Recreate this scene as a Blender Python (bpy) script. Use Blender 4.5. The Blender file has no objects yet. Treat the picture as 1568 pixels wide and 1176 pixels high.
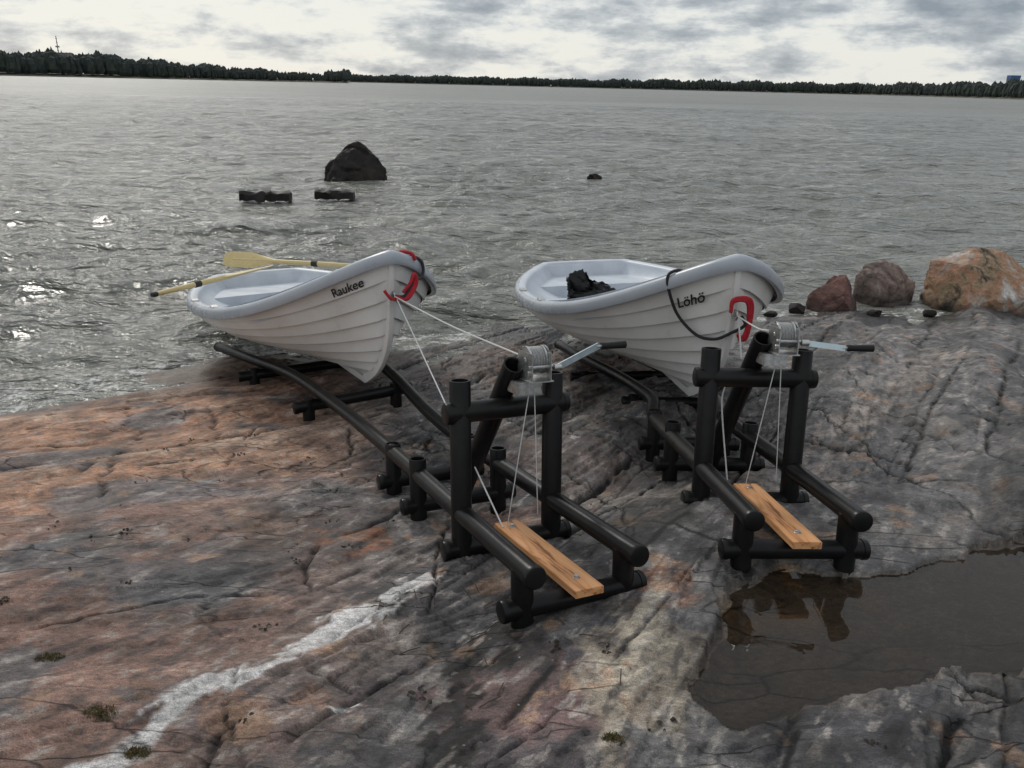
import bpy, numpy as np, math, random, bmesh
from mathutils import Vector, Matrix, noise
random.seed(3)
sc=bpy.context.scene
H=2.25
pit=math.radians(90-20.89);ro=math.radians(1.39)
Rx=np.array([[1,0,0],[0,math.cos(pit),-math.sin(pit)],[0,math.sin(pit),math.cos(pit)]])
Rz=np.array([[math.cos(ro),-math.sin(ro),0],[math.sin(ro),math.cos(ro),0],[0,0,1]])
R=Rx@Rz;C=np.array([0,0,H])
def E(yaw,p,r):
    a=np.array([[math.cos(yaw),-math.sin(yaw),0],[math.sin(yaw),math.cos(yaw),0],[0,0,1]])
    b=np.array([[1,0,0],[0,math.cos(p),-math.sin(p)],[0,math.sin(p),math.cos(p)]])
    c=np.array([[math.cos(r),0,math.sin(r)],[0,1,0],[-math.sin(r),0,math.cos(r)]])
    return a@b@c
# ---------------------------------------------------------------- noise helpers
def hsh(ix,iy,s):
    n=(ix.astype(np.int64)*374761393+iy.astype(np.int64)*668265263+s*1442695041)&0xffffffff
    n=((n^(n>>13))*1274126177)&0xffffffff
    n=(n^(n>>16))&0xffffffff
    return n/4294967296.0
def pn(x,y,s=0):
    ix=np.floor(x);iy=np.floor(y);fx=x-ix;fy=y-iy
    def g(dx,dy):
        a=hsh(ix+dx,iy+dy,s)*2*np.pi
        return np.cos(a)*(fx-dx)+np.sin(a)*(fy-dy)
    u=fx*fx*fx*(fx*(fx*6-15)+10);v=fy*fy*fy*(fy*(fy*6-15)+10)
    return ((g(0,0)*(1-u)+g(1,0)*u)*(1-v)+(g(0,1)*(1-u)+g(1,1)*u)*v)*1.4
def fbm(x,y,s=0,o=5,g=.5):
    r=0;a=1
    for i in range(o):
        r=r+a*pn(x*2**i,y*2**i,s+i*17);a*=g
    return r
def sst(a,b,x):
    t=np.clip((x-a)/(b-a),0,1);return t*t*(3-2*t)
def polyd(x,y,P,closed=False):
    d=np.full(x.shape,1e9);ins=np.zeros(x.shape,bool)
    n=len(P)
    for i in range(n if closed else n-1):
        ax,ay=P[i];bx,by=P[(i+1)%n]
        vx,vy=bx-ax,by-ay
        t=np.clip(((x-ax)*vx+(y-ay)*vy)/(vx*vx+vy*vy),0,1)
        d=np.minimum(d,np.hypot(x-ax-t*vx,y-ay-t*vy))
        if closed:
            c=((ay>y)!=(by>y))
            xx=(bx-ax)*(y-ay)/((by-ay) if by!=ay else 1e-9)+ax
            ins^=c&(x<xx)
    return np.where(ins,-d,d) if closed else d
# ---------------------------------------------------------------- materials
def newmat(name):
    m=bpy.data.materials.new(name);m.use_nodes=True
    nt=m.node_tree;nt.nodes.clear()
    o=nt.nodes.new("ShaderNodeOutputMaterial");b=nt.nodes.new("ShaderNodeBsdfPrincipled")
    nt.links.new(b.outputs[0],o.inputs[0])
    return m,nt,b,o
def N(nt,t,**k):
    n=nt.nodes.new(t)
    for a,v in k.items():
        if a.startswith("i_"):
            n.inputs[a[2:].replace("_"," ")].default_value=v
        else: setattr(n,a,v)
    return n
def simple(name,c1,c2=None,rough=.5,metal=0,scale=20,bump=0,bscale=60,rv=.1,stretch=(1,1,1),spec=.5):
    m,nt,b,o=newmat(name);l=nt.links
    c2=c2 or tuple(x*.75 for x in c1)
    tc=N(nt,"ShaderNodeTexCoord");mp=N(nt,"ShaderNodeMapping");mp.inputs["Scale"].default_value=stretch
    l.new(tc.outputs["Object"],mp.inputs[0])
    n=N(nt,"ShaderNodeTexNoise",i_Scale=scale,i_Detail=6.,i_Roughness=.6);l.new(mp.outputs[0],n.inputs[0])
    r=N(nt,"ShaderNodeValToRGB");r.color_ramp.elements[0].position=.35;r.color_ramp.elements[1].position=.65
    r.color_ramp.elements[0].color=(*c2,1);r.color_ramp.elements[1].color=(*c1,1)
    l.new(n.outputs[0],r.inputs[0]);l.new(r.outputs[0],b.inputs["Base Color"])
    mr=N(nt,"ShaderNodeMapRange");mr.inputs["To Min"].default_value=rough-rv;mr.inputs["To Max"].default_value=rough+rv
    l.new(n.outputs[0],mr.inputs[0]);l.new(mr.outputs[0],b.inputs["Roughness"])
    b.inputs["Metallic"].default_value=metal;b.inputs["Specular IOR Level"].default_value=spec
    if bump:
        n2=N(nt,"ShaderNodeTexNoise",i_Scale=bscale,i_Detail=5.);l.new(mp.outputs[0],n2.inputs[0])
        bp_=N(nt,"ShaderNodeBump",i_Strength=bump,i_Distance=.01);l.new(n2.outputs[0],bp_.inputs["Height"]);l.new(bp_.outputs[0],b.inputs["Normal"])
    return m
M_hdpe=simple("black_hdpe",(.005,.005,.0055),(.011,.0105,.010),rough=.34,scale=9,bump=.06,bscale=30,spec=.22)
M_hull=simple("white_gelcoat",(.76,.755,.735),(.63,.62,.59),rough=.3,scale=2.2)
M_rim=simple("grey_gelcoat",(.40,.43,.47),(.34,.37,.41),rough=.28,scale=4)
M_in=simple("interior_gelcoat",(.58,.62,.67),(.48,.52,.57),rough=.4,scale=5,bump=.1)
M_galv=simple("galvanised_steel",(.55,.55,.54),(.35,.35,.35),rough=.38,metal=.9,scale=60)
M_crank=simple("zinc_steel",(.55,.66,.72),(.45,.55,.6),rough=.3,metal=.8,scale=30)
M_cable=simple("steel_cable",(.40,.40,.39),(.18,.18,.18),rough=.6,scale=200,metal=.3)
M_rubber=simple("black_rubber",(.010,.010,.010),rough=.55,spec=.3)
M_rope=simple("white_rope",(.72,.72,.70),(.45,.45,.44),rough=.8,scale=400)
M_brope=simple("black_rope",(.012,.012,.014),(.03,.03,.03),rough=.8,scale=300)
M_red=simple("red_webbing",(.50,.012,.025),(.28,.008,.015),rough=.75,scale=60,bump=.5,bscale=160)
M_text=simple("black_lettering",(.015,.015,.015),rough=.5)
M_oar=simple("varnished_spruce",(.62,.50,.24),(.52,.40,.18),rough=.4,scale=12,stretch=(1,8,8))
M_drk=simple("dark_grip",(.02,.018,.015),rough=.6)
M_pad=simple("tan_pad",(.35,.27,.17),(.28,.21,.13),rough=.7)
M_wetrock=simple("wet_boulder",(.024,.017,.013),(.005,.005,.005),rough=.65,scale=2.5,bump=1.,bscale=6,spec=.25)
M_wetwood=simple("wet_timber",(.010,.009,.008),(.016,.014,.012),rough=.55,scale=9,bump=.8,bscale=14,spec=.3)
M_moss=simple("moss",(.10,.10,.03),(.14,.09,.04),rough=.9,scale=30)
M_twig=simple("twig",(.06,.045,.03),rough=.9)
M_weed=simple("dry_seaweed",(.035,.026,.016),(.015,.012,.008),rough=.9,scale=40)
def woodmat():
    m,nt,b,o=newmat("larch_plank");l=nt.links
    tc=N(nt,"ShaderNodeTexCoord");mp=N(nt,"ShaderNodeMapping");mp.inputs["Scale"].default_value=(14,1.2,14)
    l.new(tc.outputs["Object"],mp.inputs[0])
    n=N(nt,"ShaderNodeTexNoise",i_Scale=3.,i_Detail=8.,i_Roughness=.6,i_Distortion=.6);l.new(mp.outputs[0],n.inputs[0])
    r=N(nt,"ShaderNodeValToRGB");e=r.color_ramp.elements
    e[0].position=.36;e[0].color=(.22,.085,.03,1);e[1].position=.6;e[1].color=(.66,.35,.16,1)
    k=e.new(.45);k.color=(.56,.26,.10,1)
    l.new(n.outputs[0],r.inputs[0]);l.new(r.outputs[0],b.inputs["Base Color"]);b.inputs["Roughness"].default_value=.6
    bb=N(nt,"ShaderNodeBump",i_Strength=.3,i_Distance=.004);l.new(n.outputs[0],bb.inputs["Height"]);l.new(bb.outputs[0],b.inputs["Normal"])
    return m
M_wood=woodmat()
def boulder_mat(name,cols,rough=.75,ns=2.6):
    m,nt,b,o=newmat(name);l=nt.links
    tc=N(nt,"ShaderNodeTexCoord")
    n=N(nt,"ShaderNodeTexNoise",i_Scale=ns,i_Detail=9.,i_Roughness=.68,i_Distortion=.7);l.new(tc.outputs["Object"],n.inputs[0])
    r=N(nt,"ShaderNodeValToRGB");e=r.color_ramp.elements
    e[0].position=.36;e[0].color=(*cols[0],1);e[1].position=.64;e[1].color=(*cols[-1],1)
    for i,c in enumerate(cols[1:-1]):
        k=e.new(.36+.28*(i+1)/(len(cols)-1));k.color=(*c,1)
    l.new(n.outputs[0],r.inputs[0])
    n2=N(nt,"ShaderNodeTexNoise",i_Scale=18.,i_Detail=8.,i_Roughness=.75);l.new(tc.outputs["Object"],n2.inputs[0])
    mx=N(nt,"ShaderNodeMixRGB",blend_type="OVERLAY");mx.inputs[0].default_value=.9
    l.new(r.outputs[0],mx.inputs[1]);l.new(n2.outputs[0],mx.inputs[2])
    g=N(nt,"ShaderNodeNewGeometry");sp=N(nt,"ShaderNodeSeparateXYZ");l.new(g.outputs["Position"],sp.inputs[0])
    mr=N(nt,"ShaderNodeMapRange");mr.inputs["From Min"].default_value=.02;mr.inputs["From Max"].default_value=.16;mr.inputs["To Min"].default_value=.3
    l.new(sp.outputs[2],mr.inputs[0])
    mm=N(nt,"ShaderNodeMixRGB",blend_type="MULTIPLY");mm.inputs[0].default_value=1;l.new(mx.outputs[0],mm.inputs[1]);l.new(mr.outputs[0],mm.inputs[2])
    l.new(mm.outputs[0],b.inputs["Base Color"]);b.inputs["Roughness"].default_value=rough
    bb=N(nt,"ShaderNodeBump",i_Strength=1.,i_Distance=.04);l.new(n2.outputs[0],bb.inputs["Height"]);l.new(bb.outputs[0],b.inputs["Normal"])
    return m
# ---------------------------------------------------------------- mesh helpers
def mkobj(name,verts,faces,mats,parent=None,smooth=True,mi=None,sharp=None):
    me=bpy.data.meshes.new(name);me.from_pydata([tuple(v) for v in verts],[],[tuple(int(i) for i in q) for q in faces]);me.update()
    if not isinstance(mats,(list,tuple)): mats=[mats]
    for m in mats: me.materials.append(m)
    if smooth: me.polygons.foreach_set("use_smooth",[True]*len(me.polygons))
    if mi is not None: me.polygons.foreach_set("material_index",mi)
    if sharp: me.set_sharp_from_angle(angle=math.radians(sharp))
    ob=bpy.data.objects.new(name,me);sc.collection.objects.link(ob)
    if parent: ob.parent=parent
    return ob
class MB:
    def __init__(s): s.v=[];s.f=[];s.m=[]
    def add(s,v,f_,m=0):
        o=len(s.v);s.v+=[tuple(x) for x in v];s.f+=[tuple(i+o for i in q) for q in f_];s.m+=[m]*len(f_)
    def obj(s,name,mats,parent=None,sharp=35): return mkobj(name,s.v,s.f,mats,parent,True,s.m,sharp)
def tube(mb,path,r,n=16,m=0,cap=True,open_end=False,flange=0.0):
    P=[Vector(p) for p in path]
    rs=list(r) if hasattr(r,"__len__") else [r]*len(P)
    if cap:
        def ins(P,rs,end):
            i0,i1=(0,1) if end==0 else (-1,-2)
            d=(P[i1]-P[i0]).normalized();rr=rs[i0];p=P[i0]
            k=rr*(1+flange)
            if flange: seq=[(p,rr*.0),(p,k*.84),(p+d*rr*.05,k*.95),(p+d*rr*.16,k),(p+d*rr*.62,k),(p+d*rr*.63,rr)]
            else: seq=[(p,0),(p,rr*.9),(p+d*rr*.1,rr)]
            return seq
        a=ins(P,rs,0)
        if open_end:
            d=(P[-2]-P[-1]).normalized();p=P[-1];rr=rs[-1]
            b=[(p+d*.07,0),(p+d*.07,rr*.8),(p+d*.002,rr*.8),(p,rr*.84),(p,rr*.97),(p+d*.003,rr)]
        else: b=ins(P,rs,1)
        P2=[q for q,_ in a]+P[1:-1]+[q for q,_ in reversed(b)]
        r2=[q for _,q in a]+rs[1:-1]+[q for _,q in reversed(b)]
        T=[(P[1]-P[0]).normalized()]*len(a)
        for i in range(1,len(P)-1): T.append((P[i+1]-P[i-1]).normalized())
        T+=[(P[-1]-P[-2]).normalized()]*len(b)
    else:
        P2=P;r2=rs;T=[(P[min(i+1,len(P)-1)]-P[max(i-1,0)]).normalized() for i in range(len(P))]
    up=Vector((0,0,1)) if abs(T[0].z)<.9 else Vector((1,0,0))
    u=(up-T[0]*up.dot(T[0])).normalized()
    vs=[];fs=[]
    for i,(p,rr,t) in enumerate(zip(P2,r2,T)):
        u=(u-t*u.dot(t)).normalized();w=t.cross(u)
        for k in range(n):
            a_=2*math.pi*k/n
            vs.append(p+(u*math.cos(a_)+w*math.sin(a_))*max(rr,1e-4))
        if i:
            for k in range(n):
                fs.append(((i-1)*n+k,(i-1)*n+(k+1)%n,i*n+(k+1)%n,i*n+k))
    mb.add(vs,fs,m)
def box(mb,c,sx,sy,sz,m=0,rot=None,bev=.0):
    c=Vector(c);b=bev
    bm=bmesh.new();bmesh.ops.create_cube(bm,size=1)
    for v in bm.verts: v.co=Vector((v.co.x*sx,v.co.y*sy,v.co.z*sz))
    if b: bmesh.ops.bevel(bm,geom=bm.edges[:],offset=b,segments=2,affect='EDGES')
    Rm=rot if rot is not None else Matrix.Identity(3)
    bm.verts.index_update()
    vs=[c+Rm@v.co for v in bm.verts];fs=[[v.index for v in q.verts] for q in bm.faces];bm.free()
    mb.add(vs,fs,m)
def crom(pts,n=8):
    P=[Vector(p) for p in pts];P=[P[0]*2-P[1]]+P+[P[-1]*2-P[-2]]
    out=[]
    for i in range(1,len(P)-2):
        for k in range(n):
            t=k/n;a,b,c,d=P[i-1:i+3]
            out.append(.5*((2*b)+(c-a)*t+(2*a-5*b+4*c-d)*t*t+(3*b-a-3*c+d)*t**3))
    out.append(P[-2]);return out
# ---------------------------------------------------------------- rigs
RIG1=((.095,2.174,.738),.451,-.156,.05)
RIG2=((.904,2.518,.77),.055,-.168,.01)
def mat4(t,yaw,p,r):
    M=E(yaw,p,r);m=Matrix([list(M[i])+[t[i]] for i in range(3)]+[[0,0,0,1]]);return m
s_,a_,b_,c_2,d_,hl,hc,ht,hu,e_,e2_=.409,.105,.664,1.214,1.609,.215,.151,.544,.415,.073,.066
TER=[]   # terrain height controls
def rig(T,worldL,worldR,crosses,winch_dx):
    M=mat4(*T);Mi=M.inverted()
    E0=bpy.data.objects.new("boat_slipway",None);sc.collection.objects.link(E0);E0.matrix_world=M
    r=.0385
    L=crom([(0,0,0),(0,d_*.5,0),(0,d_,0)]+[tuple(Mi@Vector(w)) for w in worldL],8)
    Rr=crom([(s_,0,0),(s_,d_*.5,0),(s_,d_,0)]+[tuple(Mi@Vector(w)) for w in worldR],8)
    for nm,p in (("rail_left",L),("rail_right",Rr)):
        mb=MB();tube(mb,p,r,24,flange=.07);mb.obj(nm,M_hdpe,E0)
    mb=MB()
    for x in (0,s_):
        for y,top in ((a_,.0),(c_2,.075),(d_,.045)):
            tube(mb,[(x,y,-hl-.04),(x,y,top)],.04,20,open_end=(top>0))
            TER.append(tuple(M@Vector((x,y,-hl))))
        TER.append(tuple(M@Vector((x,b_,-hl))))
    mb.obj("short_legs",M_hdpe,E0)
    mb=MB()
    for y in (a_,b_,c_2,d_):
        tube(mb,[(-e_-.01,y,-hc),(s_+e_+.01,y,-hc)],.038,20,flange=.08)
    mb.obj("lower_crossbars",M_hdpe,E0)
    mb=MB()
    for x in (0,s_): tube(mb,[(x,b_,-hl-.04),(x,b_,ht)],.0425,24,open_end=True)
    mb.obj("winch_posts",M_hdpe,E0)
    mb=MB();tube(mb,[(-e2_,b_,hu),(s_+e2_,b_,hu)],.0425,24,flange=.04);mb.obj("upper_crossbar",M_hdpe,E0)
    mb=MB();xm=s_/2
    tube(mb,[(xm,1.22,-.16),(xm,b_-.06,.60)],.043,24,open_end=True);mb.obj("diagonal_brace",M_hdpe,E0)
    mb=MB()
    for (p0,p1) in crosses:
        q0=Mi@Vector(p0);q1=Mi@Vector(p1);tube(mb,[q0,q1],.038,20,flange=.08)
        for k in (.12,.86):
            q=q0.lerp(q1,k);tube(mb,[q+Vector((0,0,-.12)),q+Vector((0,0,.05))],.04,16)
    mb.obj("far_bearers",M_hdpe,E0)
    mb=MB();box(mb,(s_*.52,b_*.5+.02,-hc+.038+.016),.112,b_+.02,.028,0,bev=.002)
    for y in (a_,b_-.03):
        tube(mb,[(s_*.52+.0,y,-hc+.066),(s_*.52,y,-hc+.078)],.009,10,1)
        tube(mb,[(s_*.52+.0,y,-hc+.066),(s_*.52,y,-hc+.071)],.014,12,1)
    mb.obj("tread_plank",[M_wood,M_galv],E0)
    wx=xm+.07;wy=b_-.10;wz=.60
    mb=MB()
    for dx in (-.04,.04):
        box(mb,(wx+dx,wy,wz),.004,.13,.11,0,bev=.001)
        tube(mb,[(wx+dx-.004,wy,wz+.02),(wx+dx+.004,wy,wz+.02)],.012,12,0)
        tube(mb,[(wx+dx*1.1-.006,wy-.04,wz-.025),(wx+dx*1.1+.006,wy-.04,wz-.025)],.01,6,0)
    box(mb,(wx,wy,wz-.056),.10,.14,.005,0,bev=.001)
    box(mb,(wx-.035,wy+.02,wz-.085),.10,.10,.05,0,bev=.003)
    tube(mb,[(wx-.036,wy+.01,wz+.02),(wx+.036,wy+.01,wz+.02)],.025,16,0)
    for dx in (-.033,.033): tube(mb,[(wx+dx-.0015,wy+.01,wz+.02),(wx+dx+.0015,wy+.01,wz+.02)],.056,24,0)
    nT=28;gx=wx+.048;vs=[];fs=[]
    for sx in (-.003,.003):
        for k in range(nT*2):
            an=math.pi*k/nT;rr=.05+(.006 if k%2 else 0)
            vs.append((gx+sx,wy+.01+math.cos(an)*rr,wz+.02+math.sin(an)*rr))
    n2=nT*2
    for k in range(n2): fs.append((k,(k+1)%n2,n2+(k+1)%n2,n2+k))
    fs.append(tuple(range(n2)));fs.append(tuple(reversed(range(n2,2*n2))))
    mb.add(vs,fs,0)
    tube(mb,[(wx-.05,wy-.05,wz+.0),(wx+.085,wy-.05,wz+.0)],.007,10,0)
    for k in range(9):
        x=wx-.029+k*.0072
        ring=[(x+.0035*j/16,wy+.01+math.cos(2*math.pi*j/16)*.049*(1+.05*math.sin(k*3)),wz+.02+math.sin(2*math.pi*j/16)*.049) for j in range(17)]
        tube(mb,ring,.0042,8,1,cap=False)
    tube(mb,[(wx-.031,wy+.01,wz+.02),(wx+.031,wy+.01,wz+.02)],.043,20,1)
    A=Vector((wx+.075,wy-.055,wz-.005));B=A+Vector((.155,-.03,.075)) if winch_dx>0 else A+Vector((.13,-.06,-.01))
    d=(B-A).normalized();Rt=Matrix((d,Vector((0,1,0)),d.cross(Vector((0,1,0))))).transposed()
    box(mb,(A+B)/2,(B-A).length+.02,.006,.026,2,rot=Rt,bev=.001)
    tube(mb,[A+Vector((-.02,0,0)),A+Vector((.012,0,0))],.014,12,0)
    hd=Vector((1,-.1,.02)).normalized()
    tube(mb,[B,B+hd*.03],.006,10,0)
    tube(mb,[B+hd*.02,B+hd*.045,B+hd*.09,B+hd*.125],[.015,.013,.0145,.015],14,3)
    mb.obj("hand_winch",[M_galv,M_cable,M_crank,M_rubber],E0)
    return E0,M,(wx,wy,wz)
E1,M1,W1=rig(RIG1,[(-1.04,4.39,.39),(-1.56,5.23,.28),(-2.04,5.78,.20),(-2.5,6.3,.12)],[(-.50,4.35,.40),(-.94,5.45,.27),(-1.35,6.1,.18)],
   [((-1.41,4.67,.26),(-.70,5.08,.27)),((-2.08,5.56,.13),(-1.2,6.0,.14))],1)
E2,M2,W2=rig(RIG2,[(.89,4.65,.40),(.79,5.35,.28),(.56,6.02,.2),(.4,6.6,.12)],[(1.29,4.65,.41),(1.2,5.4,.29),(1.0,6.1,.2)],
   [((.75,4.95,.25),(1.42,4.98,.25)),((.45,5.68,.15),(1.3,5.8,.15))],-1)
# ---------------------------------------------------------------- boats
Lb,hb,hs,ws,BM,pB,yk,she=3.70,.917,.347,.40,.832,.692,.50,3.946
def hull(s,t):
    s=np.asarray(s,float);t=np.asarray(t,float);s,t=np.broadcast_arrays(s,t)
    ze=s**1.25
    y0=yk*(1-ze)**4.2+.10*(1-ze)
    y=y0+(Lb-y0)*t
    y=y-(1-ze)*.10*sst(.9,1,t)
    G=hs+(hb-hs)*(1-t)**she
    z=G*ze
    tm=.58
    p=1.05+(pB-1.05)*s**1.8
    ta=np.clip(t/tm,0,1)
    fore=np.power(np.maximum(1-(1-ta)**2.1,0),p)
    aft=1-(1-ws/BM)*np.clip((t-tm)/(1-tm),0,1)**2
    B=BM*fore*aft
    mid=1-(1-s)**2.2
    bow=s**.8
    k=sst(0,.5,t)
    fs=(bow*(1-k)+mid*k)*(1-.08*(1-s))
    return np.stack([B*fs,y,z],-1)
def hulln(s,t):
    e=1e-3
    a=hull(np.minimum(s+e,1),t)-hull(np.maximum(s-e,0),t)
    b=hull(s,np.minimum(t+e,1))-hull(s,np.maximum(t-e,0))
    n=np.cross(b,a)
    n/=np.linalg.norm(n,axis=-1,keepdims=True)+1e-9
    n*=np.where(n[...,0:1]<0,-1,1)
    return n
_S,_T=np.meshgrid(np.linspace(0,1,100),np.linspace(0,1,240),indexing="ij");_P=hull(_S,_T)
def wid(y,z):
    i=np.argmin((_P[...,1]-y)**2+(_P[...,2]-z)**2);return float(_P.reshape(-1,3)[i,0])
def text_on(parent,txt,size,t0,s0,side,nm):
    cu=bpy.data.curves.new(nm,'FONT');cu.body=txt;cu.size=size;cu.align_x='CENTER';cu.shear=.15;cu.offset=.0014
    ob=bpy.data.objects.new(nm+"_tmp",cu);sc.collection.objects.link(ob)
    dg=bpy.context.evaluated_depsgraph_get();me=bpy.data.meshes.new_from_object(ob.evaluated_get(dg))
    bpy.data.objects.remove(ob)
    bm=bmesh.new();bm.from_mesh(me);bmesh.ops.triangulate(bm,faces=bm.faces[:]);bmesh.ops.subdivide_edges(bm,edges=[e for e in bm.edges if e.calc_length()>.012],cuts=2);bm.to_mesh(me);bm.free()
    e=1e-3
    lt=np.linalg.norm(hull(s0,t0+e)-hull(s0,t0-e))/(2*e);ls=np.linalg.norm(hull(s0+e,t0)-hull(s0-e,t0))/(2*e)
    co=np.array([v.co[:] for v in me.vertices])
    tt=t0-co[:,0]/lt;ss=s0+co[:,1]/ls
    P=hull(ss,tt)+hulln(ss,tt)*.024
    if side<0:P[:,0]*=-1
    for v,p in zip(me.vertices,P): v.co=p
    me.materials.clear();me.materials.append(M_text)
    o2=bpy.data.objects.new(nm,me);sc.collection.objects.link(o2);o2.parent=parent
def boat(T,name_txt,kind):
    M=mat4(*T)
    E0=bpy.data.objects.new("rowing_boat",None);sc.collection.objects.link(E0);E0.matrix_world=M
    NK=7;ks=[.0]+[.20+(.97-.20)*i/NK for i in range(NK+1)]+[1.]
    S=[];OFF=[]
    for i in range(len(ks)-1):
        n=6
        for j in range(n+1):
            q=j/n;S.append(ks[i]+(ks[i+1]-ks[i])*q)
            OFF.append((.021*(1-q)**1.2-(.006 if q==1 else 0)) if 0<i<=NK else (-.006 if (i==0 and q==1) else 0))
    S=np.array(S);OFF=np.array(OFF)
    Tt=np.linspace(0,1,80)**1.7
    SS,TT=np.meshgrid(S,Tt,indexing="ij")
    P=hull(SS,TT)+hulln(SS,TT)*(OFF[:,None]*sst(0,.02,TT))[...,None]
    P[:,0,0]=0
    ns,ntt=SS.shape
    V=list(P.reshape(-1,3));o=len(V);F=[]
    Q=P.copy();Q[...,0]*=-1;V+=list(Q.reshape(-1,3))
    for i in range(ns-1):
        for j in range(ntt-1):
            a=i*ntt+j;F.append((a,a+1,a+ntt+1,a+ntt));F.append((o+a,o+a+ntt,o+a+ntt+1,o+a+1))
    for i in range(ns-1):
        a=i*ntt+ntt-1;F.append((a,o+a,o+a+ntt,a+ntt))
    mkobj("lapstrake_hull",V,F,M_hull,E0,True,sharp=22)
    mb=MB()
    st=[hull(s,0.) for s in np.linspace(.97,0,40)]
    kl=[hull(0.,t) for t in np.linspace(.02,1,24)]
    path=[Vector((0,p[1],p[2])) for p in st+kl]
    vs=[];fs=[]
    for i,p in enumerate(path):
        t=(path[min(i+1,len(path)-1)]-path[max(i-1,0)]).normalized()
        n=Vector((0,t.z,-t.y))
        if n.y>0.2 or n.z>0.2: n=-n
        w=.014;h=.012+.018*min(1,max(0,(i-12)/20))
        vs+=[p+Vector((w*1.7,0,0))-n*.03,p+Vector((w,0,0))+n*h*.8,p+n*h,p+Vector((-w,0,0))+n*h*.8,p+Vector((-w*1.7,0,0))-n*.03]
        if i:
            for k in range(4): fs.append(((i-1)*5+k,(i-1)*5+k+1,i*5+k+1,i*5+k))
    mb.add(vs,fs);mb.obj("keel_strip",M_hull,E0,sharp=50)
    tt=np.linspace(1,0,80)**2.1;tt=np.sort(tt)[::-1]
    A=hull(np.ones(80),tt);Bq=A[::-1][1:].copy();Bq[:,0]*=-1
    Xs=np.linspace(-ws,ws,12)[1:-1]
    Tr=np.stack([Xs,np.full(10,A[0,1]),np.full(10,A[0,2])],-1)
    Tr[:,1]+=.03*(1-(Xs/ws)**2)
    path=np.concatenate([A,Bq,Tr]);n=len(path)
    tan=np.roll(path,-1,0)-np.roll(path,1,0)
    nor=np.stack([tan[:,1],-tan[:,0]],-1);nor/=np.linalg.norm(nor,axis=1,keepdims=True)
    cen=path[:,:2].mean(0)
    sg=np.sign(((path[:,:2]-cen)*nor).sum(1));nor*=sg[:,None]
    for _ in range(3): nor=(np.roll(nor,1,0)+nor*2+np.roll(nor,-1,0))/4
    nor/=np.linalg.norm(nor,axis=1,keepdims=True)
    prof=[(-.072,-.12),(-.068,-.02),(-.062,.002),(-.045,.012),(-.005,.014),(.018,.008),(.029,-.004),(.033,-.020),(.034,-.054),(.028,-.066),(.014,-.068),(-.004,-.058)]
    V=[];F=[];k=len(prof);mi=[]
    for p,nn in zip(path,nor):
        for (o_,z) in prof: V.append((p[0]+nn[0]*o_,p[1]+nn[1]*o_,p[2]+z))
    for i in range(n):
        j=(i+1)%n
        for q in range(k-1): F.append((i*k+q,j*k+q,j*k+q+1,i*k+q+1));mi.append(0 if q>3 else 1)
    mkobj("gunwale",V,F,[M_rim,M_in],E0,True,mi=mi,sharp=50)
    S2=np.linspace(0,1,24);T2=np.linspace(.0,.985,60)**1.3
    SS,TT=np.meshgrid(S2,T2,indexing="ij")
    P=hull(SS,TT)-hulln(SS,TT)*.065
    P[...,0]=np.maximum(P[...,0],0);P[...,1]=np.clip(P[...,1],.07,Lb-.08)
    fl=.11
    P[...,2]=np.maximum(P[...,2],fl);P[-1,:,2]-=.01
    V=list(P.reshape(-1,3));o=len(V);Q=P.copy();Q[...,0]*=-1;V+=list(Q.reshape(-1,3));F=[];nt_=60
    for i in range(23):
        for j in range(nt_-1):
            a=i*nt_+j;F.append((a,a+nt_,a+nt_+1,a+1));F.append((o+a,o+a+1,o+a+nt_+1,o+a+nt_))
        a=i*nt_+nt_-1;F.append((a,a+nt_,o+a+nt_,o+a))
    mkobj("inner_liner",V,F,M_in,E0,True,sharp=35)
    def seat(mb,ya,yb,z,thick):
        n=8;vs=[];fs=[]
        for zz in (z,z-thick):
            for i in range(n+1):
                y=ya+(yb-ya)*i/n;w=max(wid(y,zz)-.05,.01);vs+=[(-w,y,zz),(w,y,zz)]
        o=2*(n+1)
        for i in range(n):
            fs.append((2*i,2*i+1,2*i+3,2*i+2));fs.append((o+2*i,o+2*i+2,o+2*i+3,o+2*i+1))
        fs.append((0,o,o+1,1));fs.append((2*n,2*n+1,o+2*n+1,o+2*n))
        mb.add(vs,fs)
    mb=MB()
    for y,th in ((1.25,.27),(2.2,.25)):
        seat(mb,y,y+.25,th,.035);box(mb,(0,y+.125,(th+fl)/2-.02),.30,.2,max(th-fl-.03,.03),bev=.01)
    seat(mb,3.05,Lb-.1,.24,.12);seat(mb,.36,.80,.45,.12)
    mb.obj("thwarts",M_in,E0,sharp=40)
    mb=MB()
    box(mb,(0,Lb-.092,hs-.08),.50,.02,.13,0,bev=.006)
    box(mb,(-.02,Lb-.106,hs-.08),.06,.012,.10,1,bev=.003)
    for x in (-.3,.3): box(mb,(x,Lb-.1,hs-.05),.06,.02,.03,0,bev=.004)
    mb.obj("transom_pad",[M_in,M_pad],E0)
    mb=MB()
    for sgn in (-1,1):
        for t in (.42,.60):
            p=hull(1.,t);c=Vector((sgn*(p[0]-.02),p[1],p[2]+.016))
            box(mb,c,.05,.11,.016,0,bev=.004)
    mb.obj("oarlock_sockets",M_galv,E0)
    es=.77 if kind==1 else .727
    e=hull(es,0.);bow_eye=Vector((0,e[1]-.035,e[2]))
    mb=MB()
    ring=[bow_eye+Vector((0,math.cos(a)*.022,math.sin(a)*.026)) for a in np.linspace(0,2*math.pi,17)]
    tube(mb,ring,.005,8,cap=False)
    tube(mb,[bow_eye+Vector((0,.06,0)),bow_eye+Vector((0,.01,0))],.016,12)
    mb.obj("bow_eye",M_galv,E0)
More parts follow.
